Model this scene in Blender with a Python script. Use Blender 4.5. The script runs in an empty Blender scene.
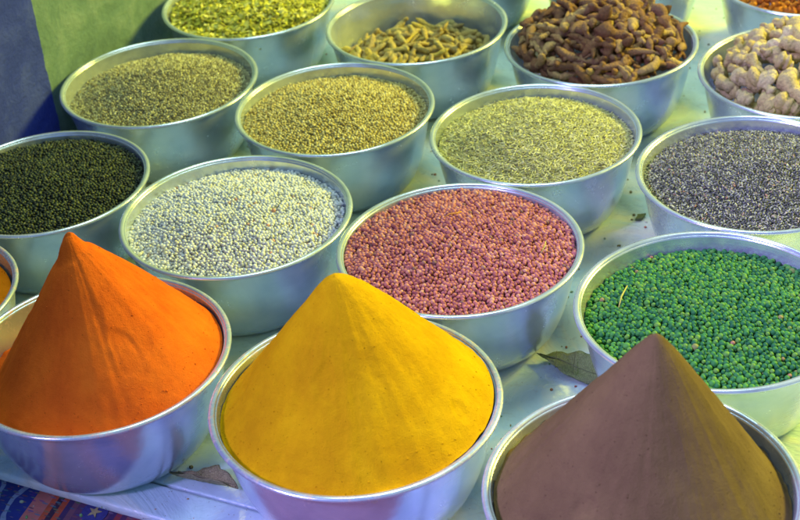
import bpy, math, random
import numpy as np
from mathutils import Vector, Matrix
random.seed(7)
RNG = np.random.default_rng(11)
S = 0.15            # one bowl radius in metres
HB = 0.80           # bowl height in radii
scene = bpy.context.scene
COL = scene.collection
PI = math.pi

# ------------------------------------------------------------------ helpers
def link(o, parent=None):
    COL.objects.link(o)
    if parent is not None:
        o.parent = parent
    return o

def tag(o, label=None, cat=None, group=None, kind=None):
    if label: o["label"] = label
    if cat: o["category"] = cat
    if group: o["group"] = group
    if kind: o["kind"] = kind
    return o

def empty(name, loc, rz=0):
    o = bpy.data.objects.new(name, None)
    o.empty_display_size = 0.02
    o.location = loc
    o.rotation_euler = (0, 0, rz)
    return link(o)

def mesh_np(name, V, F, mats, fm=None, smooth=True):
    """V (n,3); F list of (m,k) int arrays; fm per-array material indices"""
    me = bpy.data.meshes.new(name)
    V = np.asarray(V, dtype=np.float32)
    tot = sum(f.shape[0] for f in F)
    loops = np.concatenate([f.ravel() for f in F]).astype(np.int32)
    lens = np.concatenate([np.full(f.shape[0], f.shape[1]) for f in F]).astype(np.int32)
    starts = np.concatenate([[0], np.cumsum(lens)[:-1]]).astype(np.int32)
    me.vertices.add(len(V)); me.vertices.foreach_set("co", V.ravel())
    me.loops.add(len(loops)); me.loops.foreach_set("vertex_index", loops)
    me.polygons.add(tot)
    me.polygons.foreach_set("loop_start", starts)
    me.polygons.foreach_set("loop_total", lens)
    me.polygons.foreach_set("use_smooth", np.full(tot, smooth))
    for m in mats: me.materials.append(m)
    if fm is not None:
        mi = np.concatenate([np.full(f.shape[0], k) if np.isscalar(k) else k for f, k in zip(F, fm)])
        me.polygons.foreach_set("material_index", mi.astype(np.int32))
    me.update(calc_edges=True)
    me.validate()
    return me

def grid_faces(nr, nc, wrap=True, off=0):
    i = np.arange(nr - 1)[:, None]; j = np.arange(nc if wrap else nc - 1)[None, :]
    a = i * nc + j; b = i * nc + (j + 1) % nc
    c = (i + 1) * nc + (j + 1) % nc; d = (i + 1) * nc + j
    return np.stack([a, b, c, d], -1).reshape(-1, 4) + off

def vnoise(seed):
    """smooth 2-D value noise"""
    r = np.random.default_rng(seed); T = r.random((64, 64)) * 2 - 1
    def f(x, y):
        xi = np.floor(x).astype(int); yi = np.floor(y).astype(int)
        fx = x - xi; fy = y - yi
        fx = fx * fx * (3 - 2 * fx); fy = fy * fy * (3 - 2 * fy)
        g = lambda a, b: T[a % 64, b % 64]
        return (g(xi, yi) * (1 - fx) + g(xi + 1, yi) * fx) * (1 - fy) + (g(xi, yi + 1) * (1 - fx) + g(xi + 1, yi + 1) * fx) * fy
    return f

# ------------------------------------------------------------------ materials
class NT:
    def __init__(s, name):
        s.m = bpy.data.materials.new(name); s.m.use_nodes = True
        s.t = s.m.node_tree; s.n = s.t.nodes; s.l = s.t.links
        s.b = s.n["Principled BSDF"]
    def node(s, typ, **kw):
        n = s.n.new(typ)
        for k, v in kw.items():
            if k[0] == "_": n.inputs[k[1:].replace("_", " ")].default_value = v
            else: setattr(n, k, v)
        return n
    def link(s, a, b): s.l.new(a, b)
    def noise(s, scale, detail=4, rough=.55, vec=None, dist=0):
        n = s.node("ShaderNodeTexNoise", _Scale=scale, _Detail=detail, _Roughness=rough, _Distortion=dist)
        if vec is not None: s.link(vec, n.inputs["Vector"])
        return n
    def ramp(s, fac, stops, interp="LINEAR"):
        r = s.node("ShaderNodeValToRGB"); r.color_ramp.interpolation = interp
        e = r.color_ramp.elements
        while len(e) < len(stops): e.new(.5)
        for k, (p, c) in enumerate(stops):
            e[k].position = p; e[k].color = (*c, 1) if len(c) == 3 else c
        s.link(fac, r.inputs["Fac"]); return r
    def mix(s, fac, a, b, mode="MIX"):
        m = s.node("ShaderNodeMix", data_type="RGBA", blend_type=mode)
        for k, v in ((0, fac), (6, a), (7, b)):
            if hasattr(v, "links"): s.link(v, m.inputs[k])
            elif k == 0: m.inputs[0].default_value = v
            else: m.inputs[k].default_value = (*v, 1)
        return m.outputs[2]
    def bump(s, h, strength, dist, prev=None):
        b = s.node("ShaderNodeBump", _Strength=strength, _Distance=dist)
        s.link(h, b.inputs["Height"])
        if prev is not None: s.link(prev.outputs[0], b.inputs["Normal"])
        s.link(b.outputs[0], s.b.inputs["Normal"]); return b

def seed_mat(name, stops, rough=.5, spec=.4, bump=.0, scale=900, sss=0):
    """colour differs from grain to grain (each mesh island its own tone)"""
    t = NT(name)
    g = t.node("ShaderNodeNewGeometry")
    r = t.ramp(g.outputs["Random Per Island"], stops)
    n = t.noise(scale, 3)
    c = t.mix(.4, r.outputs[0], t.ramp(n.outputs[0], [(.3, (.35, .35, .35)), (.7, (1.2, 1.2, 1.2))]).outputs[0], "MULTIPLY")
    t.link(c, t.b.inputs["Base Color"])
    t.b.inputs["Roughness"].default_value = rough
    t.b.inputs["Specular IOR Level"].default_value = spec
    if bump: t.bump(n.outputs[0], bump, .0006)
    return t.m

def powder_mat(name, c0, c1, c2):
    t = NT(name)
    tc = t.node("ShaderNodeTexCoord")
    big = t.noise(14, 5, .6, tc.outputs["Object"], .4)
    fine = t.noise(700, 4, .7, tc.outputs["Object"])
    mp = t.node("ShaderNodeMapping"); mp.inputs["Scale"].default_value = (90, 90, 9)
    t.link(tc.outputs["Object"], mp.inputs[0])
    st = t.noise(1, 5, .6, mp.outputs[0], .5)
    r = t.ramp(big.outputs[0], [(.3, c0), (.55, c1), (.75, c2)])
    c = t.mix(.16, r.outputs[0], t.ramp(st.outputs[0], [(.3, (.55, .55, .55)), (.7, (1.15, 1.15, 1.15))]).outputs[0], "MULTIPLY")
    sp = t.noise(420, 2, .5, tc.outputs["Object"])
    c = t.mix(t.ramp(sp.outputs[0], [(.70, (0, 0, 0)), (.76, (1, 1, 1))]).outputs[0], c, tuple(v * .45 for v in c0))
    t.link(c, t.b.inputs["Base Color"])
    t.b.inputs["Roughness"].default_value = .95
    t.b.inputs["Specular IOR Level"].default_value = .03
    b1 = t.bump(st.outputs[0], .20, .0022)
    cl_ = t.noise(170, 5, .75, tc.outputs["Object"], .3); b1 = t.bump(cl_.outputs[0], .45, .0028, b1)
    t.bump(fine.outputs[0], .6, .0016, b1)
    return t.m

def metal_mat(dust=None):
    t = NT("spun_aluminium")
    tc = t.node("ShaderNodeTexCoord")
    oi = t.node("ShaderNodeObjectInfo")
    ad = t.node("ShaderNodeVectorMath", operation="ADD")
    t.link(tc.outputs["Object"], ad.inputs[0]); t.link(oi.outputs["Random"], ad.inputs[1])
    sep = t.node("ShaderNodeSeparateXYZ"); t.link(tc.outputs["Object"], sep.inputs[0])
    cb = t.node("ShaderNodeCombineXYZ"); t.link(sep.outputs[2], cb.inputs[2])
    t.link(oi.outputs["Random"], cb.inputs[0])
    lath = t.noise(420, 3, .6, cb.outputs[0])
    cloud = t.noise(16, 5, .6, ad.outputs[0], .6)
    scr = t.noise(150, 4, .75, ad.outputs[0], 2)
    base = t.ramp(cloud.outputs[0], [(.3, (.52, .60, .70)), (.5, (.61, .69, .78)), (.72, (.72, .79, .86))])
    dirt = t.noise(55, 6, .7, ad.outputs[0])
    c = t.mix(t.ramp(dirt.outputs[0], [(.64, (0, 0, 0)), (.85, (.22, .22, .22))]).outputs[0], base.outputs[0], (.40, .38, .30))
    t.b.inputs["Metallic"].default_value = .70
    if dust:
        zr = t.node("ShaderNodeMapRange"); t.link(sep.outputs[2], zr.inputs[0])
        zr.inputs[1].default_value = HB * S * .70; zr.inputs[2].default_value = HB * S * 1.0; zr.inputs[3].default_value = 0; zr.inputs[4].default_value = .20
        dn = t.noise(75, 6, .75, ad.outputs[0], .6)
        sm = t.node("ShaderNodeMath", operation="ADD"); t.link(dn.outputs[0], sm.inputs[0]); t.link(zr.outputs[0], sm.inputs[1])
        dm = t.ramp(sm.outputs[0], [(.70, (0, 0, 0)), (.86, (.6, .6, .6))])
        c = t.mix(dm.outputs[0], c, dust)
        mt = t.node("ShaderNodeMapRange"); t.link(dm.outputs[0], mt.inputs[0]); mt.inputs[3].default_value = .70; mt.inputs[4].default_value = 0
        t.link(mt.outputs[0], t.b.inputs["Metallic"])
    t.link(c, t.b.inputs["Base Color"])
    rr = t.ramp(cloud.outputs[0], [(.25, (.15,) * 3), (.75, (.30,) * 3)])
    rm = t.mix(.25, rr.outputs[0], scr.outputs[0], "OVERLAY")
    t.link(rm, t.b.inputs["Roughness"])
    b = t.bump(lath.outputs[0], .12, .0012)
    dents = t.noise(24, 2, .4, ad.outputs[0])
    b = t.bump(dents.outputs[0], .22, .005, b)
    t.bump(scr.outputs[0], .10, .0006, b)
    return t.m

def root_mat(name, cols, bscale=260, spot=None):
    t = NT(name)
    oi = t.node("ShaderNodeObjectInfo")
    tc = t.node("ShaderNodeTexCoord")
    r = t.ramp(oi.outputs["Random"], [(k / max(1, len(cols) - 1), c) for k, c in enumerate(cols)])
    n = t.noise(bscale, 5, .65, tc.outputs["Object"])
    c = t.mix(.5, r.outputs[0], t.ramp(n.outputs[0], [(.3, (.35, .33, .3)), (.68, (1.25, 1.22, 1.15))]).outputs[0], "MULTIPLY")
    t.link(c, t.b.inputs["Base Color"])
    t.b.inputs["Roughness"].default_value = .8
    t.b.inputs["Specular IOR Level"].default_value = .25
    wr_ = t.node("ShaderNodeTexWave", _Scale=60, _Distortion=6, _Detail=3); t.link(tc.outputs["Object"], wr_.inputs["Vector"])
    b = t.bump(n.outputs[0], 1, .004); t.bump(wr_.outputs[1], .18, .002, b)
    return t.m

def flat_mat(name, col, rough=.9):
    t = NT(name); n = t.noise(8, 5); c = t.mix(.5, col, n.outputs[0], "OVERLAY"); t.link(c, t.b.inputs["Base Color"]); t.b.inputs["Roughness"].default_value = rough; return t.m
METAL = metal_mat()
DUSTY = {1: metal_mat((.62, .11, .01)), 2: metal_mat((.62, .32, .01)), 3: metal_mat((.30, .13, .04)), 17: metal_mat((.66, .2, .01))}

# ------------------------------------------------------------------ camera (solved from the rims of the bowls)
F_PX, PITCH, ROLL, CH = 1481.4, 0.581526, -0.086227, 6.53785
fw = Vector((0, math.cos(PITCH), -math.sin(PITCH))); rt = Vector((1, 0, 0)); up = rt.cross(fw)
c_, s_ = math.cos(ROLL), math.sin(ROLL)
r2 = c_ * rt + s_ * up; u2 = -s_ * rt + c_ * up
cam_d = bpy.data.cameras.new("camera"); cam = link(bpy.data.objects.new("camera", cam_d))
M = Matrix((r2, u2, -fw)).transposed().to_4x4(); M.translation = Vector((0, 0, (CH + HB) * S))
cam.matrix_world = M
cam_d.sensor_width = 36; cam_d.lens = 36 * F_PX / 800
cam_d.clip_start = .05; cam_d.clip_end = 100
cam_d.dof.use_dof = True; cam_d.dof.focus_distance = 11.3 * S; cam_d.dof.aperture_fstop = 8.5
scene.camera = cam

CAMP = Vector((0, 0, CH + HB))
def on_table(px, py, z=0):
    """world point at height z where the photograph's measurement (800x520) falls"""
    d = (px - 400) / F_PX * r2 - (py - 260) / F_PX * u2 + fw
    k = (z - CAMP.z) / d.z; p = CAMP + d * k; return (p.x, p.y)

# ------------------------------------------------------------------ bowls
PROF = [(0, .955), (-.06, .945), (-.15, .927), (-.28, .902), (-.42, .872), (-.55, .836), (-.66, .792), (-.74, .742), (-.785, .69), (-.799, .63)]
def wall_r(z):                       # inner radius at height z below the rim (in radii)
    return float(np.interp(-z, [-p[0] for p in PROF], [p[1] for p in PROF])) - .012

def lathe(prof, seg, wob=None, seed=0):
    a = np.linspace(0, 2 * PI, seg, endpoint=False)
    V = []
    for z, r in prof:
        rr = r * (1 + (wob(a) if wob else 0))
        V.append(np.stack([rr * np.cos(a), rr * np.sin(a), np.full(seg, z)], -1))
    return np.concatenate(V), grid_faces(len(prof), seg)

def bowl(i, cx, cy, R, label):
    rs = np.random.default_rng(100 + i)
    ph = rs.random(3) * 6.28; am = rs.random(3) * .0035
    wob = lambda a: am[0] * np.cos(2 * a + ph[0]) + am[1] * .6 * np.cos(3 * a + ph[1]) + am[2] * .3 * np.cos(5 * a + ph[2])
    rz = rs.random() * 6.28
    e = empty("metal_bowl", (cx * S, cy * S, .001), rz)
    tag(e, label, "bowl", "aluminium bowls of spices set out in rows")
    # subdivide profile smoothly
    zs = [p[0] for p in PROF]; rr = [p[1] for p in PROF]
    tt = np.linspace(0, len(PROF) - 1, 34)
    z_ = np.interp(tt, range(len(PROF)), zs); r_ = np.interp(tt, range(len(PROF)), rr)
    k = np.array([.25, .5, .25])
    for _ in range(3):
        z_[1:-1] = np.convolve(z_, k, "valid"); r_[1:-1] = np.convolve(r_, k, "valid")
    outer = list(zip(z_ + 0, r_)) + [(-.7995, .5), (-.7995, .3), (-.7995, .001)]
    inner = [(z + (.012 if z < -.7 else 0), r - .014) for z, r in outer]
    inner[-1] = (-.787, .001)
    prof = inner[::-1] + outer
    V, Fc = lathe(prof, 128, wob)
    V[:, :2] *= R; V[:, 2] += HB
    body = bpy.data.objects.new("bowl_body", mesh_np("bowl_body", V * S, [Fc], [DUSTY.get(i, METAL)])); link(body, e)
    # rolled rim: bead with a small flat lip inside
    bead = []
    for q in np.linspace(-PI * .9, PI * .9, 15):
        bead.append((.020 * math.sin(q + PI / 2) - .004, .978 - .022 * math.cos(q + PI / 2) * -1))
    bead = [(.019 * math.sin(q), .974 + .024 * math.cos(q)) for q in np.linspace(PI * 1.12, -PI * .98, 18)]
    bead = [(-.03, .942)] + [(z + 0.0, r) for z, r in bead]
    V, Fc = lathe(bead, 160, wob)
    V[:, :2] *= R; V[:, 2] += HB
    rim = bpy.data.objects.new("rim", mesh_np("rim", V * S, [Fc], [DUSTY.get(i, METAL)])); link(rim, e)
    return e

BOWLS = {
 1: (-2.332, 9.034, 1.022, "aluminium bowl holding the bright orange powder cone at the table edge"),
 2: (-0.399, 8.195, 1.045, "aluminium bowl holding the golden yellow powder cone"),
 3: (1.417, 7.057, 1.028, "aluminium bowl holding the brown purple powder cone, nearest the viewer"),
 4: (2.300, 8.936, 1.041, "aluminium bowl filled with bright green round seeds"),
 5: (0.490, 10.049, 1.005, "aluminium bowl filled with pink round seeds"),
 6: (-1.365, 10.864, 1.006, "aluminium bowl filled with white round seeds"),
 7: (-3.130, 11.716, 0.947, "aluminium bowl filled with blackish green seeds below the blue paint"),
 8: (-2.264, 13.577, 1.000, "aluminium bowl of grey green dried herb against the green wall"),
 9: (-0.497, 12.675, 0.963, "aluminium bowl filled with tan yellow coriander seeds"),
 10: (1.325, 11.842, 0.966, "aluminium bowl of fine yellow green needle shaped seeds"),
 11: (3.069, 10.831, 0.999, "aluminium bowl filled with grey blue dried lavender"),
 12: (-1.428, 15.362, 0.966, "aluminium bowl of bright yellow green leaf flakes at the back"),
 13: (0.384, 14.395, 0.963, "aluminium bowl left mostly empty with a few tan root sticks in it"),
 14: (2.204, 13.579, 0.974, "aluminium bowl heaped with dark brown knobbly roots"),
 15: (4.620, 14.720, 0.989, "aluminium bowl of orange dried pieces at the top right corner"),
 16: (3.990, 12.612, 1.000, "aluminium bowl heaped with pale dried ginger roots"),
 17: (-4.000, 10.050, 0.900, "aluminium bowl with orange powder, only its rim showing at left edge"),
 18: (1.013, 16.266, 0.953, "shaded aluminium bowl behind the bowl of root sticks, cut by the top edge"),
 19: (2.757, 15.534, 0.933, "shaded aluminium bowl behind the dark brown roots, cut by the top edge"),
}
for i, (x, y, R, lb) in BOWLS.items():
    bowl(i, x, y, R, lb)

def loc(i): x, y, R, _ = BOWLS[i]; return (x * S, y * S, HB * S + .001)   # centre of the rim plane

# ------------------------------------------------------------------ powder cones
def powder_cone(i, name, label, mat, peak, zp, rbf, zbf, tipw, kf, nub=0, coat=.03, dents=(), seed=1, cat="spice powder"):
    """polar height field about the peak axis, running out to the bowl wall"""
    R = BOWLS[i][2]
    na, nr = 300, 190
    nz = vnoise(seed); nz2 = vnoise(seed + 50)
    a = np.linspace(0, 2 * PI, na, endpoint=False)[None, :]
    q = (np.linspace(0, 1, nr) ** 1.0)[:, None]
    px, py = peak
    # distance from the peak axis to the wall along each azimuth
    def ray(rw):
        b = px * np.cos(a) + py * np.sin(a)
        return -b + np.sqrt(b * b + rw * rw - px * px - py * py)
    zb = zbf(a); rw = np.vectorize(lambda z: wall_r(z))(np.minimum(zb - .05 + coat, -.02))
    L = ray(rw - .004)
    rad = q * L
    rb = np.minimum(rbf(a), L * .985)
    t = rad / rb
    k = kf(a)
    tip = tipw
    tt = np.sqrt(t * t + tip * tip) - tip * .85
    tt = np.clip(tt, 0, None)
    z = zp - (zp - zb) * tt ** k
    skirt = zb - .03 - .02 * (rad / L) + coat * np.clip((rad - L + .06) / .06, 0, 1) ** 1.5 * (1 + .5 * nz(np.cos(a) * 14 + 20, np.sin(a) * 14 + 20))
    w = .03
    z = w * np.log(np.exp((z - skirt) / w) + 1) + skirt                   # smooth max
    env = np.clip(t * 1.6, 0, 1) * np.clip((1.25 - t) * 3, .25, 1)
    A = a + 0 * q
    cxn = np.cos(A) * 4; cyn = np.sin(A) * 4
    z += env * (.010 * nz(cxn * 1.1 + 9, cyn * 1.1 + 9) + .006 * nz(cxn * 3 + rad * .8, cyn * 3) + .003 * nz2(cxn * 8 + rad, cyn * 8 + rad * .5))
    X = rad * np.cos(a); Y = rad * np.sin(a)
    z += .006 * nz2(X * 9 + 20, Y * 9 + 20) + .0025 * nz(X * 30 + 20, Y * 30 + 20)
    z += nub * np.exp(-(rad / .075) ** 4) * (1 + .5 * nz2(X * 28 + 20, Y * 28 + 20)) - nub * .5 * np.exp(-((rad - .12) / .03) ** 2)
    for (da, dt, wa, wt, dep) in dents:
        dd = np.angle(np.exp(1j * (A - da))) / wa
        e = np.clip(1.15 - np.sqrt(dd ** 2 + ((t - dt) / wt) ** 2), 0, 1)
        z -= dep * np.minimum(1, e * 3.5)
    # small slides: patches that slipped a little and left a ragged upper edge
    rg = np.random.default_rng(seed + 70)
    for q_ in range(9):
        da, dt, wa, wt = rg.uniform(-PI, PI), rg.uniform(.45, 1.0), rg.uniform(.06, .22), rg.uniform(.05, .16)
        dd = np.angle(np.exp(1j * (A - da))) / wa + .35 * nz(X * 14 + 20, Y * 14 + 20)
        e = np.clip(1.1 - np.sqrt(dd ** 2 + ((t - dt) / wt + .4 * nz2(X * 10 + 20, Y * 10 + 20)) ** 2), 0, 1)
        z -= rg.uniform(.005, .011) * np.minimum(1, e * 3) * np.clip(1.2 - (t - dt) / wt * .6, .3, 1.5)
    V = np.stack([(X + px) * R, (Y + py) * R, z * R], -1).reshape(-1, 3) * S
    # loose crumbs of powder resting on the slope and along the foot
    tv, tf = ico(1); nc_ = 230
    ri = np.minimum(nr - 2, (nr * np.where(rg.random(nc_) < .7, rg.uniform(.86, .99, nc_), rg.uniform(.2, .9, nc_))).astype(int)); ai = rg.integers(0, na, nc_)
    C_ = V[ri * na + ai]; s_z = rg.uniform(.003, .008, (nc_, 1, 1)) * rg.uniform(.6, 1.3, (nc_, 1, 3)) * S
    CV = (tv[None] * s_z + C_[:, None, :]).reshape(-1, 3)
    CF = (tf[None] + (np.arange(nc_) * len(tv))[:, None, None] + len(V)).reshape(-1, 3)
    me = mesh_np(name, np.concatenate([V, CV]), [grid_faces(nr, na), CF], [mat])
    o = link(bpy.data.objects.new(name, me)); o.location = loc(i)
    return tag(o, label, cat)

def ico(sub):
    import bmesh
    bm = bmesh.new(); bmesh.ops.create_icosphere(bm, subdivisions=sub, radius=1)
    V = np.array([v.co[:] for v in bm.verts]); Fc = np.array([[v.index for v in f.verts] for f in bm.faces]); bm.free()
    return V, Fc

dirc = lambda a, a0: .5 + .5 * np.cos(a - a0)       # 1 in direction a0
ORANGE = powder_mat("orange_powder", (.58, .095, .010), (.70, .135, .012), (.76, .17, .015))
YELLOW = powder_mat("yellow_powder", (.52, .26, .004), (.62, .34, .004), (.70, .41, .005))
BROWN = powder_mat("brown_powder", (.13, .082, .036), (.16, .104, .044), (.195, .13, .052))
powder_cone(1, "orange_powder_cone", "tall bright orange powder cone with a nubbed tip in a bowl", ORANGE, (-.03, .05), .975,
            lambda a: .73 + .24 * dirc(a, -.25), lambda a: -.20 + .14 * dirc(a, -.3), .05,
            lambda a: .93 + .22 * dirc(a, .1), .035, seed=3)
powder_cone(2, "yellow_powder_cone", "tall golden yellow powder cone with a rounded tip in a bowl", YELLOW, (-.045, .03), 1.015,
            lambda a: .83 + .13 * dirc(a, 0), lambda a: -.10 + .06 * dirc(a, -.5), .085,
            lambda a: .95 + .15 * dirc(a, .2), seed=5, coat=.06)
powder_cone(3, "brown_powder_cone", "tall dusky brown powder cone lit yellow on its right flank", BROWN, (.06, 0), 1.18,
            lambda a: .87 + .10 * dirc(a, PI), lambda a: -.17 + .05 * dirc(a, PI), .06,
            lambda a: .96 + .06 * dirc(a, 0), seed=9, coat=.09)
powder_cone(17, "orange_powder_heap", "low golden orange powder heap in the bowl cut off by the left edge", powder_mat("golden_powder", (.68, .16, .004), (.8, .22, .005), (.85, .26, .01)), (0, 0), .05,
            lambda a: .9 + 0 * a, lambda a: -.18 + 0 * a, .2, lambda a: 1.6 + 0 * a, seed=12)

# ------------------------------------------------------------------ seeds and herbs (uncountable: one object per bowl)
def poisson(rad, d, tries=14, seed=0):
    r = np.random.default_rng(seed)
    n = int(tries * (2 * rad / d) ** 2)
    P = r.random((n, 2)) * 2 * rad - rad
    P = P[(P ** 2).sum(1) < rad * rad]
    cell = d / math.sqrt(2); g = {}; out = []
    ci = np.floor(P / cell).astype(int)
    d2 = d * d
    nb = [(a, b) for a in range(-2, 3) for b in range(-2, 3)]
    for (x, y), (i, j) in zip(P.tolist(), ci.tolist()):
        if (i, j) in g: continue
        ok = True
        for a, b in nb:
            q = g.get((i + a, j + b))
            if q is not None and (q[0] - x) ** 2 + (q[1] - y) ** 2 < d2: ok = False; break
        if ok: g[(i, j)] = (x, y); out.append((x, y))
    return np.array(out)

def needle():
    V = []
    for x, r in ((-1, .25), (-.55, .9), (0, 1.05), (.55, .85), (1, .2)):
        for k in range(5):
            V.append((x, r * math.cos(k * 2 * PI / 5), r * math.sin(k * 2 * PI / 5)))
    Fc = grid_faces(5, 5); caps = np.array([[4, 3, 2, 1, 0], [20, 21, 22, 23, 24]])
    return np.array(V), Fc, caps
def chip():
    V = [(x, y, z) for x in (-1, 0, 1) for y in (-1, 1) for z in (-1, 1)]
    V = np.array(V, float); V[4:8, 2] += .9; V[:, 1] *= np.repeat([.6, 1, .5], 4)
    Fc = np.array([[0, 1, 3, 2], [8, 10, 11, 9], [0, 4, 5, 1], [4, 8, 9, 5], [2, 3, 7, 6], [6, 7, 11, 10], [1, 5, 7, 3], [5, 9, 11, 7], [0, 2, 6, 4], [4, 6, 10, 8]])
    return V, Fc

def rots(n, r, tilt):
    yaw = r.random(n) * 2 * PI; ti = r.normal(0, tilt, n); ro = r.random(n) * 2 * PI
    def Rz(a): z = np.zeros((n, 3, 3)); z[:, 0, 0] = np.cos(a); z[:, 0, 1] = -np.sin(a); z[:, 1, 0] = np.sin(a); z[:, 1, 1] = np.cos(a); z[:, 2, 2] = 1; return z
    def Ry(a): z = np.zeros((n, 3, 3)); z[:, 0, 0] = np.cos(a); z[:, 0, 2] = np.sin(a); z[:, 2, 0] = -np.sin(a); z[:, 2, 2] = np.cos(a); z[:, 1, 1] = 1; return z
    def Rx(a): z = np.zeros((n, 3, 3)); z[:, 1, 1] = np.cos(a); z[:, 1, 2] = -np.sin(a); z[:, 2, 1] = np.sin(a); z[:, 2, 2] = np.cos(a); z[:, 0, 0] = 1; return z
    return Rz(yaw), Ry(ti), Rx, ro

def heap_h(edge, dome, off=(0, 0), seed=0, rough=.012, pw=1.6):
    nz = vnoise(seed + 200)
    def f(x, y):
        r = np.sqrt((x - off[0]) ** 2 + (y - off[1]) ** 2) / (.93 + 0 * x)
        z = edge + dome * np.clip(1 - r ** pw, -.25, 1)
        return z + rough * nz(x * 4 + 30, y * 4 + 30) + rough * .5 * nz(x * 10 + 30, y * 10 + 30)
    return f

def seed_heap(i, name, label, mat, d, size, kind, hf, layers=3, tilt=.3, pack=.76, var=.15, cat="seeds", seed=0, edge=0, tries=14):
    R = BOWLS[i][2]
    rs = np.random.default_rng(seed + 900)
    Vs, Fs, off = [], [], 0
    fl = [[], []]
    ZE = edge
    for L in range(layers):
        rwall = wall_r(ZE - L * d * .52) - max(d * .4, max(size) * .75)
        P = poisson(rwall, d * pack * (1 if L < 2 else 1.15), seed=seed * 10 + L, tries=tries)
        n = len(P)
        z = hf(P[:, 0], P[:, 1]) - L * d * .52 + rs.normal(0, d * .09, n)
        if L == 0:                                   # a few loose grains left out of the top layer
            keep = rs.random(n) > .03; P = P[keep]; z = z[keep]; n = len(P)
        C = np.stack([P[:, 0], P[:, 1], z], -1)
        sz = np.array(size)[None, :] * (1 + rs.normal(0, var, (n, 1))) * (1 + rs.normal(0, var * .6, (n, 3)))
        Rz_, Ry_, Rxf, ro = rots(n, rs, tilt)
        T = Rz_ @ Ry_ @ (Rxf(ro) if kind != "chip" else Rxf(rs.normal(0, tilt, n)))
        if kind == "seed": tv, tf = ico(2 if (L == 0 and d > .0305) else 1); caps = None
        elif kind == "bigseed": tv, tf = ico(2); caps = None
        elif kind == "needle": tv, tf, caps = needle()
        else: tv, tf = chip(); caps = None
        loc_ = tv[None] * sz[:, None, :]
        W = np.einsum("nij,nkj->nki", T, loc_) + C[:, None, :]
        m = len(tv)
        idx = (np.arange(n) * m)[:, None, None] + off
        fl[0].append((tf[None] + idx).reshape(-1, tf.shape[1]))
        if caps is not None: fl[1].append((caps[None] + idx).reshape(-1, caps.shape[1]))
        Vs.append(W.reshape(-1, 3)); off += n * m
    # the packed mass under the loose grains
    a = np.linspace(0, 2 * PI, 90, endpoint=False)[None, :]; q = np.linspace(0, 1, 40)[:, None]
    X = q * (rwall + .012) * np.cos(a); Y = q * (rwall + .012) * np.sin(a)
    Z = hf(X, Y) - d * (.52 * (layers - 1) + .15)
    Vs.append(np.stack([X, Y, Z], -1).reshape(-1, 3))
    base = grid_faces(40, 90, True, off)
    F_ = [np.concatenate(fl[0])] + ([np.concatenate(fl[1])] if fl[1] else []) + [base]
    V = np.concatenate(Vs) * R * S
    me = mesh_np(name, V, F_, [mat], smooth=(kind not in ("chip",)))
    o = link(bpy.data.objects.new(name, me)); o.location = loc(i)
    return tag(o, label, cat, kind="stuff")

PINK = seed_mat("pink_seed_skin", [(0, (.30, .09, .09)), (.3, (.44, .15, .13)), (.7, (.54, .20, .17)), (.97, (.62, .31, .22)), (1, (.12, .06, .06))], .65, .2)
GREEN = seed_mat("green_seed_skin", [(0, (.015, .12, .045)), (.35, (.03, .18, .05)), (.7, (.06, .26, .05)), (.99, (.13, .30, .05)), (.996, (.40, .18, .12)), (1, (.1, .2, .05))], .6, .22)
WHITE = seed_mat("white_seed_skin", [(0, (.40, .42, .44)), (.25, (.60, .62, .64)), (.7, (.74, .76, .78)), (.985, (.66, .64, .44)), (.996, (.6, .3, .22)), (1, (.2, .2, .15))], .65, .2)
BLACK = seed_mat("black_seed_skin", [(0, (.008, .012, .009)), (.5, (.022, .033, .018)), (.85, (.05, .07, .028)), (1, (.12, .13, .05))], .5, .3)
TAN = seed_mat("tan_seed_skin", [(0, (.28, .21, .07)), (.3, (.48, .39, .12)), (.75, (.62, .53, .18)), (1, (.72, .64, .30))], .55, .35)
FENNEL = seed_mat("fennel_skin", [(0, (.24, .23, .09)), (.3, (.50, .50, .17)), (.75, (.70, .70, .26)), (.95, (.82, .80, .42)), (1, (.10, .08, .06))], .65, .25)
LAV = seed_mat("lavender_bits", [(0, (.06, .065, .06)), (.35, (.16, .165, .15)), (.7, (.30, .32, .25)), (.95, (.54, .56, .40)), (1, (.4, .22, .15))], .75, .2)
HERB = seed_mat("herb_bits", [(0, (.18, .16, .10)), (.35, (.38, .35, .19)), (.7, (.56, .54, .25)), (1, (.76, .72, .38))], .75, .2)
FLAKE = seed_mat("leaf_flakes", [(0, (.18, .16, .03)), (.3, (.42, .40, .04)), (.7, (.62, .60, .06)), (1, (.78, .72, .22))], .6, .3)

seed_heap(5, "pink_seeds", "full heap of dusky pink round seeds in a bowl", PINK, .0355, (.0175,) * 3, "seed", heap_h(-.03, .10, (-.02, 0), 5), seed=5, edge=-.03)
seed_heap(4, "green_seeds", "heap of bright green round seeds in a bowl", GREEN, .039, (.0192,) * 3, "bigseed", heap_h(-.11, .12, (.0, -.05), 4), seed=4, edge=-.11)
seed_heap(6, "white_seeds", "heap of whitish round seeds in a bowl", WHITE, .031, (.0155,) * 3, "seed", heap_h(-.09, .17, (.02, -.05), 6), seed=6, edge=-.09)
seed_heap(7, "black_seeds", "heap of blackish green seeds in a bowl beside the wall", BLACK, .031, (.0175, .0145, .0145), "seed", heap_h(-.06, .10, (0, 0), 7), seed=7, edge=-.06, tilt=.5)
seed_heap(9, "coriander_seeds", "heap of tan yellow round coriander seeds in a bowl", TAN, .030, (.0165, .0145, .0145), "seed", heap_h(-.10, .17, (-.03, -.05), 9), seed=9, edge=-.1, tilt=.5)
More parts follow.
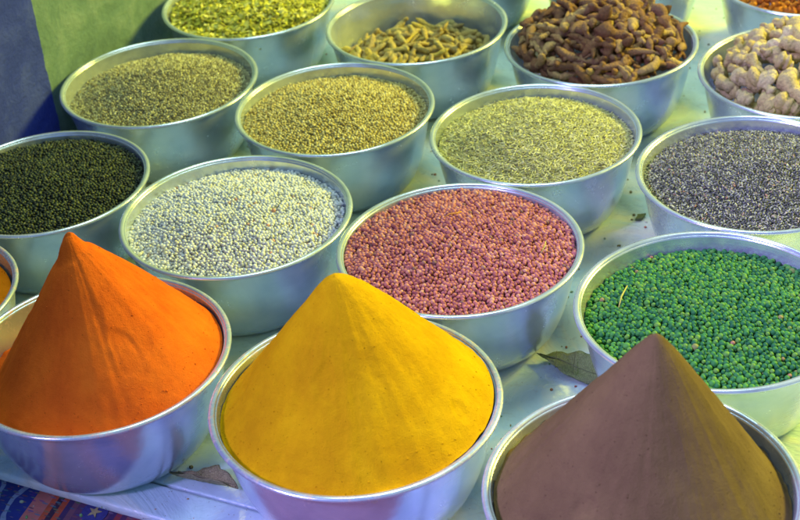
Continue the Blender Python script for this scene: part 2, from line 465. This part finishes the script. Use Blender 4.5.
seed_heap(10, "fennel_seeds", "heap of fine yellow green needle shaped seeds in a bowl", FENNEL, .019, (.027, .0048, .0048), "needle", heap_h(-.10, .22, (.0, -.02), 10), layers=3, pack=.9, seed=10, edge=-.1, tilt=.35, cat="seeds", tries=8)
seed_heap(11, "lavender_buds", "heap of grey blue dried lavender bits in a bowl", LAV, .021, (.0130, .0075, .006), "needle", heap_h(-.09, .17, (0, -.03), 11), layers=3, pack=.9, seed=11, edge=-.09, tilt=.6, cat="herb", tries=8)
seed_heap(8, "crushed_herb", "heap of grey green crushed dried herb in a bowl by the wall", HERB, .022, (.0125, .008, .0065), "needle", heap_h(-.13, .27, (.06, -.02), 8, pw=1.4), layers=3, pack=.9, seed=8, edge=-.13, tilt=.6, cat="herb", tries=8)
seed_heap(12, "leaf_flakes", "heap of bright yellow green dried leaf flakes in a bowl", FLAKE, .040, (.034, .022, .0045), "chip", heap_h(-.08, .20, (0, 0), 12, .03), layers=4, pack=.8, seed=12, edge=-.08, tilt=.6, cat="herb")

# ------------------------------------------------------------------ roots: every piece a thing
def root_mesh(name, mat, L, W, rs, lump=.25, bend=.5, knobs=0):
    """bent lumpy root, length L, radius W, optional side knobs"""
    nr, nc = 16, 10
    t = np.linspace(-1, 1, nr)
    b = rs.normal(0, bend); b2 = rs.normal(0, bend * .5)
    cx = t * L / 2; cy = L * .5 * (b * (t * t - .33) * .4 + b2 * t ** 3 * .25); cz = L * .06 * rs.normal(0, 1) * (t * t - .33)
    nz = vnoise(int(rs.integers(1e6)))
    capf = np.sqrt(np.clip(1 - np.abs(t) ** 5, 0, 1)) ; capf[0] = capf[-1] = .12
    taper = 1 + rs.normal(0, .18) * t
    a = np.linspace(0, 2 * PI, nc, endpoint=False)
    V = []
    for k in range(nr):
        rr = W * capf[k] * taper[k] * (1 + lump * nz(np.array([t[k] * 3.2 + 9]), np.array([5.]))[0] * 1.2
                                       + lump * .8 * nz(np.cos(a) * 1.3 + t[k] * 2.6 + 20, np.sin(a) * 1.3 + 20))
        V.append(np.stack([np.full(nc, cx[k]), cy[k] + rr * np.cos(a), cz[k] + rr * np.sin(a) * .9], -1))
    V = np.concatenate(V); Fq = grid_faces(nr, nc)
    caps = np.array([list(range(nc))[::-1], [(nr - 1) * nc + j for j in range(nc)]])
    Vs = [V]; Fs = [Fq, caps]; off = len(V)
    iv, if_ = ico(2)
    tris = []
    for _ in range(knobs):
        u = rs.uniform(-.8, .8); ang = rs.random() * 2 * PI; s = W * rs.uniform(.65, 1.0)
        c = np.array([u * L / 2, np.interp(u, t, cy) + math.cos(ang) * W * .75, math.sin(ang) * W * .5])
        st = np.array([rs.uniform(.8, 1.3), rs.uniform(.9, 1.5), rs.uniform(.8, 1)])
        kn = iv * s * st * (1 + .18 * nz(iv[:, 0] * 1.6 + 7 + u, iv[:, 1] * 1.6 + 7))[:, None] + c
        Vs.append(kn); tris.append(if_ + off); off += len(kn)
    if tris: Fs.append(np.concatenate(tris))
    return mesh_np(name, np.concatenate(Vs) * S, Fs, [mat])

def rootpile(i, name, label, cat, group, mat, n_mesh, L, W, d, hf, rmax, layers, seed, lump=.25, bend=.5, knobs=(0, 1), tilt=.3, lim=300, keep=None, mass=None):
    MV, MF, moff = [], [], [0]
    R = BOWLS[i][2]; rs = np.random.default_rng(seed)
    protos = [root_mesh(name, mat, L * rs.uniform(.65, 1.3), W * rs.uniform(.8, 1.2), rs, lump, bend, int(rs.integers(knobs[0], knobs[1] + 1))) for _ in range(n_mesh)]
    c = loc(i); n = 0
    for Lr in range(layers):
        P = poisson(rmax - .02 * (layers - Lr), d * (1 if Lr == layers - 1 else 1.0), seed=seed + Lr)
        for x, y in P:
            if keep and not keep(x, y): continue
            if n >= lim: break
            z = hf(np.array([x]), np.array([y]))[0] - (layers - 1 - Lr) * W * 1.25 + rs.normal(0, W * .25)
            rr = math.hypot(x, y)
            o = bpy.data.objects.new(name, protos[int(rs.integers(n_mesh))])
            yaw = rs.random() * 2 * PI
            if rr > rmax - L * .45:      # near the wall pieces lie along it
                yaw = math.atan2(y, x) + PI / 2 + rs.normal(0, .35)
            o.location = (c[0] + x * R * S, c[1] + y * R * S, c[2] + z * R * S)
            o.rotation_euler = (rs.random() * 6.28, rs.normal(0, tilt), yaw)
            s = rs.uniform(.62, 1.15) * R; o.scale = (s * rs.uniform(.9, 1.15), s, s * rs.uniform(.85, 1.1))
            if Lr == 0 and mass:
                me_ = o.data; n_ = len(me_.vertices); co = np.empty(n_ * 3, np.float32); me_.vertices.foreach_get("co", co)
                mw = np.array(Matrix.LocRotScale(o.location, o.rotation_euler, o.scale))
                MV.append(co.reshape(-1, 3) @ mw[:3, :3].T + mw[:3, 3]); MF.extend([tuple(v + moff[0] for v in p.vertices) for p in me_.polygons]); moff[0] += n_
                bpy.data.objects.remove(o); continue
            link(o); tag(o, label, cat, group); n += 1
    if mass:
        me_ = bpy.data.meshes.new(mass[0]); me_.from_pydata(np.concatenate(MV).tolist(), [], MF); me_.materials.append(mat)
        for p in me_.polygons: p.use_smooth = True
        tag(link(bpy.data.objects.new(mass[0], me_)), mass[1], cat, kind="stuff")
    return n

DARKROOT = root_mat("dark_root_skin", [(.13, .065, .03), (.33, .17, .065), (.18, .09, .045), (.50, .31, .11), (.25, .13, .07), (.60, .42, .15)], 320)
GINGER = root_mat("ginger_skin", [(.50, .38, .16), (.60, .48, .22), (.66, .53, .20), (.55, .44, .22), (.74, .63, .33)], 260)
STICK = root_mat("stick_root_skin", [(.38, .28, .10), (.52, .41, .15), (.60, .50, .16), (.46, .34, .14), (.64, .50, .10)], 260)
CHUNK = root_mat("orange_chunk_skin", [(.42, .12, .01), (.60, .20, .012), (.70, .28, .015), (.50, .16, .02), (.34, .09, .015)], 300)
n14 = rootpile(14, "brown_root", "knobbly dark brown dried root piece in the heaped bowl of dark roots", "root", "dark brown roots heaped in one bowl", DARKROOT, 28, .30, .043, .100,
         heap_h(-.01, .40, (0, .05), 14, .03, 1.7), .86, 3, 14, lump=.30, bend=.8, knobs=(0, 2), tilt=.4, lim=300, mass=("brown_root_mass", "lower mass of dark brown roots seen through the gaps of the heap"))
n16 = rootpile(16, "ginger_root", "pale knobbly dried ginger piece in the heaped bowl at right", "ginger root", "pale dried ginger pieces heaped in one bowl", GINGER, 16, .29, .062, .150,
         heap_h(-.02, .34, (.1, .05), 16, .03, 1.6), .84, 3, 16, lump=.38, bend=.5, knobs=(1, 3), tilt=.3, lim=240)
n13 = rootpile(13, "root_stick", "short tan dried root stick lying deep in the mostly empty bowl", "root", "tan root sticks in the mostly empty bowl", STICK, 14, .31, .036, .11,
         heap_h(-.38, .22, (.0, -.12), 13, .02, 1.6), .78, 3, 13, lump=.18, bend=.25, knobs=(0, 1), tilt=.35)
n15 = rootpile(15, "orange_piece", "small orange dried piece in the bowl at the top right corner", "dried spice", "orange dried pieces filling one bowl", CHUNK, 8, .12, .042, .085,
         heap_h(-.08, .15, (0, 0), 15, .02), .84, 2, 15, lump=.35, bend=.3, knobs=(0, 1), tilt=.5, lim=290)
for i in (18, 19): pass

# ------------------------------------------------------------------ straws and strays
def straw(name, i, pts, r, col, label, cat="straw"):
    R = BOWLS[i][2]; c = loc(i)
    V = []; n = len(pts); P = [np.array(p) for p in pts]
    for k, p in enumerate(P):
        dv = P[min(k + 1, n - 1)] - P[max(k - 1, 0)]; dv = dv / np.linalg.norm(dv)
        s1 = np.cross(dv, [0, 0, 1]); s1 /= np.linalg.norm(s1); s2 = np.cross(dv, s1)
        rr = r * (.6 if k in (0, n - 1) else 1)
        for q in range(6): V.append(p + rr * (math.cos(q * PI / 3) * s1 + math.sin(q * PI / 3) * s2))
    me = mesh_np(name, np.array(V) * R * S, [grid_faces(n, 6), np.array([list(range(6))[::-1], [6 * (n - 1) + q for q in range(6)]])], [col])
    o = link(bpy.data.objects.new(name, me)); o.location = c
    return tag(o, label, cat)
STR_O = NT("orange_straw"); STR_O.b.inputs["Base Color"].default_value = (.60, .24, .03, 1); STR_O.b.inputs["Roughness"].default_value = .6
STR_Y = NT("yellow_straw"); STR_Y.b.inputs["Base Color"].default_value = (.40, .38, .08, 1); STR_Y.b.inputs["Roughness"].default_value = .6
straw("dry_straw", 5, [(-.10, .27, .125), (-.05, .31, .13), (.0, .30, .135), (.05, .33, .13)], .008, STR_O.m, "short curved orange straw lying on the pink seeds")
straw("dry_straw", 5, [(.62, -.30, .075), (.66, -.22, .08), (.68, -.14, .08)], .005, STR_Y.m, "thin yellow straw near the right front of the pink seeds")
straw("dry_straw", 4, [(-.66, .12, -.02), (-.62, .24, -.01), (-.56, .34, .01)], .007, STR_Y.m, "yellow green straw at the left side of the green seeds")

# ------------------------------------------------------------------ table
DIR = (Vector(on_table(240, 499)) - Vector(on_table(166, 479))).to_3d().normalized()           # direction of the bowl rows and of the table's front edge
NRM = Vector((-DIR.y, DIR.x, 0)) * 1                  # away from the viewer
_e2 = on_table(146, 516)
E0 = Vector(_e2).to_3d()                         # a point of the front edge (radii)
def T(u, v, z=0.0): p = E0 + DIR * u + NRM * v; return (p.x * S, p.y * S, z * S)

def board_mat():
    t = NT("painted_board")
    tc = t.node("ShaderNodeTexCoord")
    n1 = t.noise(5.5, 5, .6, tc.outputs["Object"], 1.2)
    n2 = t.noise(38, 6, .7, tc.outputs["Object"], .5)
    c = t.ramp(n1.outputs[0], [(.3, (.36, .52, .58)), (.48, (.48, .65, .68)), (.6, (.68, .72, .60)), (.75, (.42, .60, .70))])
    st = t.ramp(n2.outputs[0], [(.58, (0, 0, 0)), (.74, (.5, .5, .5))])
    c2 = t.mix(st.outputs[0], c.outputs[0], (.34, .33, .24))
    n3 = t.noise(260, 3, .6, tc.outputs["Object"])
    c3 = t.mix(t.ramp(n3.outputs[0], [(.68, (0, 0, 0)), (.73, (.9, .9, .9))]).outputs[0], c2, (.16, .14, .09))
    t.link(c3, t.b.inputs["Base Color"])
    rr = t.ramp(n2.outputs[0], [(.3, (.22,) * 3), (.7, (.45,) * 3)])
    t.link(rr.outputs[0], t.b.inputs["Roughness"])
    t.b.inputs["Coat Weight"].default_value = .25
    b = t.bump(n1.outputs[0], .5, .02)
    t.bump(n2.outputs[0], .15, .003, b)
    return t.m
BOARD = board_mat()
import bmesh
def box_uv(name, u0, u1, v0, v1, z0, z1, mat, parent, bev=.02, nu=1):
    bm = bmesh.new()
    vs = [bm.verts.new(T(u, v, z)) for z in (z0, z1) for u, v in ((u0, v0), (u1, v0), (u1, v1), (u0, v1))]
    for f in ((0, 3, 2, 1), (4, 5, 6, 7), (0, 1, 5, 4), (1, 2, 6, 5), (2, 3, 7, 6), (3, 0, 4, 7)): bm.faces.new([vs[k] for k in f])
    bmesh.ops.recalc_face_normals(bm, faces=bm.faces)
    if bev: bmesh.ops.bevel(bm, geom=bm.edges[:], offset=bev * S, segments=3, affect="EDGES", profile=.5)
    me = bpy.data.meshes.new(name); bm.to_mesh(me); bm.free(); me.materials.append(mat)
    for p in me.polygons: p.use_smooth = False
    o = bpy.data.objects.new(name, me); return link(o, parent)
tb = empty("display_table", (0, 0, 0))
tag(tb, "pale blue green painted display table that all the bowls stand on", "table")
box_uv("tabletop", -12, 14, .345, 14, -.22, 0, BOARD, tb, .018)
box_uv("front_board", -12, 14, 0, .325, -.075, .012, BOARD, tb, .03)

# ------------------------------------------------------------------ patterned cloth below the table edge
def cloth_mat():
    t = NT("patterned_cloth")
    uvn = t.node("ShaderNodeUVMap")
    sep = t.node("ShaderNodeSeparateXYZ"); t.link(uvn.outputs[0], sep.inputs[0])
    U = lambda px, py: (float((Vector(on_table(px, py, -.22)).to_3d() - E0).dot(DIR)) + 6) / 12
    ks = [U(0, 510) * 0] + [U(x, 512) for x in (27, 40, 47, 53, 60, 66, 78, 112, 119, 128, 136)] + [U(150, 518), U(190, 520)]
    # bands along the cloth: navy with pale scrolls, then orange and red stripes
    w = t.noise(3.0, 2, .5, uvn.outputs[0])
    cols = [(.015, .035, .26), (.62, .20, .16), (.62, .11, .04), (.05, .02, .05), (.55, .09, .03), (.06, .03, .12), (.20, .08, .12), (.12, .05, .12), (.06, .03, .12), (.30, .05, .05), (.08, .03, .10), (.25, .06, .09), (.05, .04, .2), (.25, .07, .09)]
    wob = t.node("ShaderNodeMath", operation="MULTIPLY_ADD"); t.link(w.outputs[0], wob.inputs[0]); wob.inputs[1].default_value = .004; t.link(sep.outputs[0], wob.inputs[2])
    bands = t.ramp(wob.outputs[0], [(p_ + (.002 if q_ else 0), c_) for q_, (p_, c_) in enumerate(zip(ks, cols))], "CONSTANT")
    wv = t.node("ShaderNodeTexWave", wave_type="RINGS", rings_direction="SPHERICAL", _Scale=3.2, _Distortion=5, _Detail=1.5, _Detail_Scale=1.6)
    mp = t.node("ShaderNodeMapping"); mp.inputs["Scale"].default_value = (7, 2.5, 1); mp.inputs["Location"].default_value = (-.6, -.3, 0)
    t.link(uvn.outputs[0], mp.inputs[0]); t.link(mp.outputs[0], wv.inputs["Vector"])
    lines = t.ramp(wv.outputs[1], [(.80, (0, 0, 0)), (.86, (.8, .8, .8))])
    inblue = t.ramp(sep.outputs[0], [(0, (1, 1, 1)), (ks[1] - .002, (0, 0, 0))], "CONSTANT")
    fac = t.mix(1, lines.outputs[0], inblue.outputs[0], "MULTIPLY")
    c = t.mix(fac, bands.outputs[0], (.35, .45, .62))
    n = t.noise(60, 4, .6)
    c = t.mix(.35, c, n.outputs[0], "OVERLAY")
    vo = t.node("ShaderNodeTexVoronoi", _Scale=150); t.link(uvn.outputs[0], vo.inputs[0])
    c = t.mix(t.ramp(vo.outputs[0], [(.28, (.75, .75, .75)), (.40, (0, 0, 0))]).outputs[0], c, t.mix(.75, vo.outputs[1], (.03, .02, .10)))
    t.link(c, t.b.inputs["Base Color"]); t.b.inputs["Roughness"].default_value = .9
    t.b.inputs["Sheen Weight"].default_value = .2
    weave = t.node("ShaderNodeTexChecker", _Scale=600); t.link(uvn.outputs[0], weave.inputs[0])
    t.bump(weave.outputs[1], .2, .0005)
    return t.m
nu, nv = 160, 50
U, Vv = np.meshgrid(np.linspace(-6, 6, nu), np.linspace(0, 3.2, nv))
nzc = vnoise(77)
V = []
for v, u in [(v, u) for v in np.linspace(0, 3.2, nv) for u in np.linspace(-6, 6, nu)]:
    fold = .05 * float(nzc(np.array([u * 1.6 + 20]), np.array([v * .9 + 20]))[0]) + .02 * math.sin(u * 5 + v * 2)
    V.append(T(u, .3 - v, -.16 - .16 * v + fold * .4))
me = mesh_np("patterned_cloth", V, [grid_faces(nv, nu, False)], [cloth_mat()])
uvl = me.uv_layers.new(name="UVMap")
li = np.empty(len(me.loops), np.int32); me.loops.foreach_get("vertex_index", li)
uu = (li % nu) / (nu - 1); vv = (li // nu) / (nv - 1)
uvl.data.foreach_set("uv", np.stack([uu, vv], -1).astype(np.float32).ravel())
cl = link(bpy.data.objects.new("patterned_cloth", me)); tag(cl, "blue and red patterned cloth spread below the table edge", "cloth")
so = cl.modifiers.new("thickness", "SOLIDIFY"); so.thickness = .0015
# the star flower appliqued on the cloth
sx, sy = on_table(95, 513, -.19)
su = (Vector((sx, sy, 0)) - E0).dot(DIR); sv = (Vector((sx, sy, 0)) - E0).dot(NRM)
bm = bmesh.new()
for (r1, r2_, n, z, mi) in ((.105, .105, 14, .012, 0), (.058, .022, 5, .018, 1)):
    vs = []
    for k in range(2 * n):
        r = r1 if k % 2 == 0 else r2_; a = PI * k / n + .3
        v_ = sv + r * math.sin(a); vs.append(bm.verts.new(T(su + r * math.cos(a), v_, -.16 - .16 * (.3 - v_) + z)))
    f = bm.faces.new(vs); f.material_index = mi
    ex = bmesh.ops.extrude_face_region(bm, geom=[f])
    for v in [e_ for e_ in ex["geom"] if isinstance(e_, bmesh.types.BMVert)]: v.co.z += .005 * S
bmesh.ops.recalc_face_normals(bm, faces=bm.faces)
me = bpy.data.meshes.new("star_flower"); bm.to_mesh(me); bm.free()
me.materials.append(flat_mat("flower_thread", (.05, .06, .25))); me.materials.append(flat_mat("star_thread", (.45, .40, .18)))
stf = link(bpy.data.objects.new("star_flower", me), cl)
# ------------------------------------------------------------------ ground below
me = mesh_np("ground", [(-12, -8, -.75), (12, -8, -.75), (12, 14, -.75), (-12, 14, -.75)], [np.array([[0, 1, 2, 3]])], [flat_mat("dusty_ground", (.16, .15, .14))])
g = link(bpy.data.objects.new("ground", me)); g["kind"] = "structure"; g["label"] = "dusty ground under the stall"
mleg = flat_mat("leg_wood", (.2, .16, .1))
for u, v in ((-10, 1), (12, 1), (-10, 12), (12, 12)):
    box_uv("leg", u, u + .5, v, v + .5, -5, -.23, mleg, tb, .02)

# ------------------------------------------------------------------ painted wall at the left
WN = Vector((-.912, .41, 0)).normalized(); WD = Vector((.41, .912, 0)).normalized()
WP = Vector((-3.375, 13.668, 0))                    # the paint boundary stands here
def wall_mat():
    t = NT("painted_plaster")
    tc = t.node("ShaderNodeTexCoord")
    sep = t.node("ShaderNodeSeparateXYZ"); t.link(tc.outputs["Object"], sep.inputs[0])
    nb = t.noise(22, 4, .6, tc.outputs["Object"])
    ma = t.node("ShaderNodeMath", operation="MULTIPLY_ADD"); t.link(nb.outputs[0], ma.inputs[0]); ma.inputs[1].default_value = .016; t.link(sep.outputs[0], ma.inputs[2])
    gt = t.node("ShaderNodeMath", operation="GREATER_THAN"); t.link(ma.outputs[0], gt.inputs[0]); gt.inputs[1].default_value = .008
    n1 = t.noise(14, 6, .65, tc.outputs["Object"], .4); n2 = t.noise(120, 5, .7, tc.outputs["Object"])
    gr = t.ramp(n1.outputs[0], [(.25, (.07, .12, .14)), (.5, (.12, .20, .21)), (.75, (.21, .29, .31))])
    bl = t.ramp(n1.outputs[0], [(.25, (.022, .036, .32)), (.5, (.034, .052, .40)), (.75, (.06, .085, .48))])
    c = t.mix(gt.outputs[0], bl.outputs[0], gr.outputs[0])
    c = t.mix(t.ramp(n2.outputs[0], [(.62, (0, 0, 0)), (.75, (.5, .5, .5))]).outputs[0], c, (.12, .14, .10))
    t.link(c, t.b.inputs["Base Color"]); t.b.inputs["Roughness"].default_value = .85; t.b.inputs["Specular IOR Level"].default_value = .12
    b = t.bump(n1.outputs[0], .4, .014); t.bump(n2.outputs[0], .6, .003, b)
    return t.m
bm = bmesh.new(); bmesh.ops.create_cube(bm, size=1)
for v in bm.verts: v.co = Vector((v.co.x * 3.2, v.co.y * .12 + .06, v.co.z * 2.2 + .45))
me = bpy.data.meshes.new("painted_wall"); bm.to_mesh(me); bm.free(); me.materials.append(wall_mat())
w = link(bpy.data.objects.new("painted_wall", me))
w.matrix_world = Matrix((WD, WN, Vector((0, 0, 1)))).transposed().to_4x4() if False else Matrix(((WD.x, WN.x, 0, WP.x * S), (WD.y, WN.y, 0, WP.y * S), (0, 0, 1, 0), (0, 0, 0, 1)))
tag(w, "rough plaster wall painted blue on the left and green on the right", "wall")

# ------------------------------------------------------------------ dried leaves and bits on the table
def leaf(outline, veins, z, label, col, curl=.04, seed=1):
    """outline in world radii; the leaf has thickness, curl and raised veins"""
    pts = np.array(outline); c = pts.mean(0)
    nz = vnoise(seed)
    rings = [1, .8, .6, .4, .2, .02]
    n = 72
    # resample
    seg = np.linalg.norm(np.roll(pts, -1, 0) - pts, axis=1); s = np.concatenate([[0], np.cumsum(seg)]); P2 = np.vstack([pts, pts[:1]])
    q = np.linspace(0, s[-1], n, endpoint=False); ox = np.interp(q, s, P2[:, 0]); oy = np.interp(q, s, P2[:, 1])
    V = []
    for side in (0, 1):
        for k in rings:
            x = c[0] + (ox - c[0]) * k + .008 * k * nz(ox * 18, oy * 18); y = c[1] + (oy - c[1]) * k + .008 * k * nz(oy * 18, ox * 18)
            zz = z + .03 * np.abs(nz(x * 5 + 3, y * 5)) + .02 * k * nz(x * 16 + 3, y * 16) + curl * k * k * (.5 + .5 * nz(ox * 3, oy * 3)) - side * .006
            V.append(np.stack([x, y, zz], -1))
    V = np.concatenate(V); f1 = grid_faces(6, n); f2 = grid_faces(6, n, True, 6 * n)[:, ::-1]
    j = np.arange(n); edge = np.stack([j, (j + 1) % n, (j + 1) % n + 6 * n, j + 6 * n], -1)[:, ::-1]
    t = NT("dry_leaf_skin")
    tcl = t.node("ShaderNodeTexCoord"); nn = t.noise(260, 5, .7, tcl.outputs["Object"]); vor = t.node("ShaderNodeTexVoronoi", feature="DISTANCE_TO_EDGE", _Scale=420); t.link(tcl.outputs["Object"], vor.inputs["Vector"])
    cc = t.ramp(nn.outputs[0], [(.3, tuple(v * .5 for v in col)), (.7, col)])
    c2 = t.mix(t.ramp(vor.outputs[0], [(.0, (1, 1, 1)), (.09, (0, 0, 0))]).outputs[0], cc.outputs[0], tuple(v * .35 for v in col))
    t.link(c2, t.b.inputs["Base Color"]); t.b.inputs["Roughness"].default_value = .7
    t.bump(vor.outputs[0], .9, .002)
    o = empty("dried_leaf", (0, 0, 0))
    b = bpy.data.objects.new("leaf_blade", mesh_np("leaf_blade", V * S, [f1, f2, edge], [t.m])); link(b, o)
    vm = NT("leaf_vein"); vm.b.inputs["Base Color"].default_value = (col[0] * .35, col[1] * .35, col[2] * .35, 1)
    VV, FF = [], []; off = 0
    for (a0, a1) in veins:
        a0 = np.array(a0); a1 = np.array(a1)
        tt = np.linspace(0, 1, 7)[:, None]; p = a0 + (a1 - a0) * tt
        dv = (a1 - a0) / np.linalg.norm(a1 - a0); sd = np.array([-dv[1], dv[0]])
        zz = z + .03 * np.abs(nz(p[:, 0] * 5 + 3, p[:, 1] * 5)) + curl * .5 + .004
        for k in range(7):
            wd = .0055 * (1 - .5 * tt[k, 0])
            for q in range(5):
                VV.append((p[k, 0] + sd[0] * wd * math.cos(q * 1.2566), p[k, 1] + sd[1] * wd * math.cos(q * 1.2566), zz[k] + wd * math.sin(q * 1.2566)))
        FF.append(grid_faces(7, 5, True, off)); off += 35
    v = bpy.data.objects.new("leaf_veins", mesh_np("leaf_veins", np.array(VV) * S, FF, [vm.m])); link(v, o)
    return tag(o, label, "leaf")

# outlines were measured once on the photograph and are laid on the table top as world points
L1 = [on_table(*p) for p in [(537, 360), (546, 361), (556, 357), (566, 359), (578, 358), (590, 360), (600, 362), (602, 374), (600, 388), (586, 386), (572, 382), (561, 378), (553, 373), (546, 366)]]
leaf(L1, [(on_table(540, 361), on_table(598, 382)), (on_table(556, 376), on_table(557, 359)), (on_table(572, 381), on_table(576, 360))], .02,
     "broad dried olive leaf on the table beside the green seed bowl", (.27, .34, .14), curl=.09, seed=4)
L2 = [on_table(*p) for p in [(170, 479), (186, 481), (197, 481), (204, 477), (214, 475), (222, 477), (224, 483), (231, 486), (236, 491), (240, 497), (228, 496), (214, 492), (200, 487), (186, 484), (172, 481)]]
leaf(L2, [(on_table(180, 481), on_table(236, 495))], .03, "narrow curled brown leaf on the table seam beside the yellow powder bowl", (.42, .38, .17), curl=.12, seed=8)
# ragged star shaped scrap
bm = bmesh.new(); cx, cy = on_table(640, 219)
rr_ = [.07, .03, .035, .025, .062, .034, .03, .028]
vs0 = [bm.verts.new(((cx + rr_[k] * math.cos(k * PI / 4 + .5)) * S, (cy + rr_[k] * 1.3 * math.sin(k * PI / 4 + .5)) * S, .012 * S)) for k in range(8)]
f = bm.faces.new(vs0); ex = bmesh.ops.extrude_face_region(bm, geom=[f])
for v in [e_ for e_ in ex["geom"] if isinstance(e_, bmesh.types.BMVert)]: v.co.z += .02 * S
bmesh.ops.recalc_face_normals(bm, faces=bm.faces)
me = bpy.data.meshes.new("leaf_scrap"); bm.to_mesh(me); bm.free(); me.materials.append(flat_mat("scrap_skin", (.10, .13, .06)))
tag(link(bpy.data.objects.new("leaf_scrap", me)), "tiny dark ragged leaf scrap on the table between fennel and lavender bowls", "leaf scrap")

# crumbs spilt on the table
rs = np.random.default_rng(5); n = 620
tv, tf = ico(1)
P = []
while len(P) < n:
    x = rs.uniform(-4, 5); y = rs.uniform(7.6, 16)
    if all(math.hypot(x - b[0], y - b[1]) > .78 for b in BOWLS.values()): P.append((x, y, .006))
C = np.array(P); sz = rs.uniform(.006, .016, (n, 1, 1)) * rs.uniform(.6, 1.4, (n, 1, 3))
Wv = tv[None] * sz + C[:, None, :]
me = mesh_np("spilt_crumbs", Wv.reshape(-1, 3) * S, [(tf[None] + (np.arange(n) * len(tv))[:, None, None]).reshape(-1, 3)], [seed_mat("crumb", [(0, (.08, .06, .03)), (.4, (.35, .28, .08)), (.6, (.5, .15, .1)), (.8, (.1, .3, .08)), (1, (.7, .68, .6))])])
tag(link(bpy.data.objects.new("spilt_crumbs", me)), "scattered crumbs and seeds spilt on the table between the bowls", "crumbs", kind="stuff")

# ------------------------------------------------------------------ light
AIM = Vector((0, 11, 0)) * S
def area(name, d, dist, size, power, col):
    l = bpy.data.lights.new(name, "AREA"); l.shape = "DISK"; l.size = size; l.energy = power; l.color = col
    o = link(bpy.data.objects.new(name, l)); o.location = AIM + Vector(d).normalized() * dist
    o.rotation_euler = (AIM - o.location).to_track_quat("-Z", "Y").to_euler(); return o
area("yellow_lamp", (1.0, .42, .58), 5.0, 1.4, 510, (1.0, .88, .08))
area("blue_lamp", (-1.0, -.75, 1.1), 5.0, 1.0, 510, (.49, .38, 1.0))
area("overhead_lamp", (.1, .4, 1.6), 4.0, 1.5, 75, (.74, 1.0, 1.0))

wd = bpy.data.worlds.new("World"); scene.world = wd; wd.use_nodes = True
nt = wd.node_tree; bg = nt.nodes["Background"]
tc = nt.nodes.new("ShaderNodeTexCoord"); dp = nt.nodes.new("ShaderNodeVectorMath"); dp.operation = "DOT_PRODUCT"
nt.links.new(tc.outputs["Generated"], dp.inputs[0]); dp.inputs[1].default_value = (.87, .35, -.1)
mr = nt.nodes.new("ShaderNodeMapRange"); nt.links.new(dp.outputs["Value"], mr.inputs[0]); mr.inputs[1].default_value = -1; mr.inputs[2].default_value = 1
cr = nt.nodes.new("ShaderNodeValToRGB"); nt.links.new(mr.outputs[0], cr.inputs[0])
e = cr.color_ramp.elements; e[0].color = (.20, .30, .85, 1); e[0].position = .1; e[1].color = (.42, .58, .16, 1); e[1].position = .9
m_ = e.new(.5); m_.color = (.22, .38, .46, 1)
wn = nt.nodes.new("ShaderNodeTexNoise"); wn.inputs["Scale"].default_value = 4.2; wn.inputs["Detail"].default_value = 2
nt.links.new(tc.outputs["Generated"], wn.inputs["Vector"])
wr = nt.nodes.new("ShaderNodeMapRange"); nt.links.new(wn.outputs[0], wr.inputs[0])
wr.inputs[1].default_value = .38; wr.inputs[2].default_value = .62; wr.inputs[3].default_value = .18; wr.inputs[4].default_value = 2.0
nt.links.new(cr.outputs[0], bg.inputs[0]); nt.links.new(wr.outputs[0], bg.inputs[1])

scene.render.engine = "CYCLES"
scene.view_settings.view_transform = "Standard"; scene.view_settings.look = "None"
scene.view_settings.exposure = -.1; scene.view_settings.gamma = 1
print("roots", n13, n14, n15, n16)
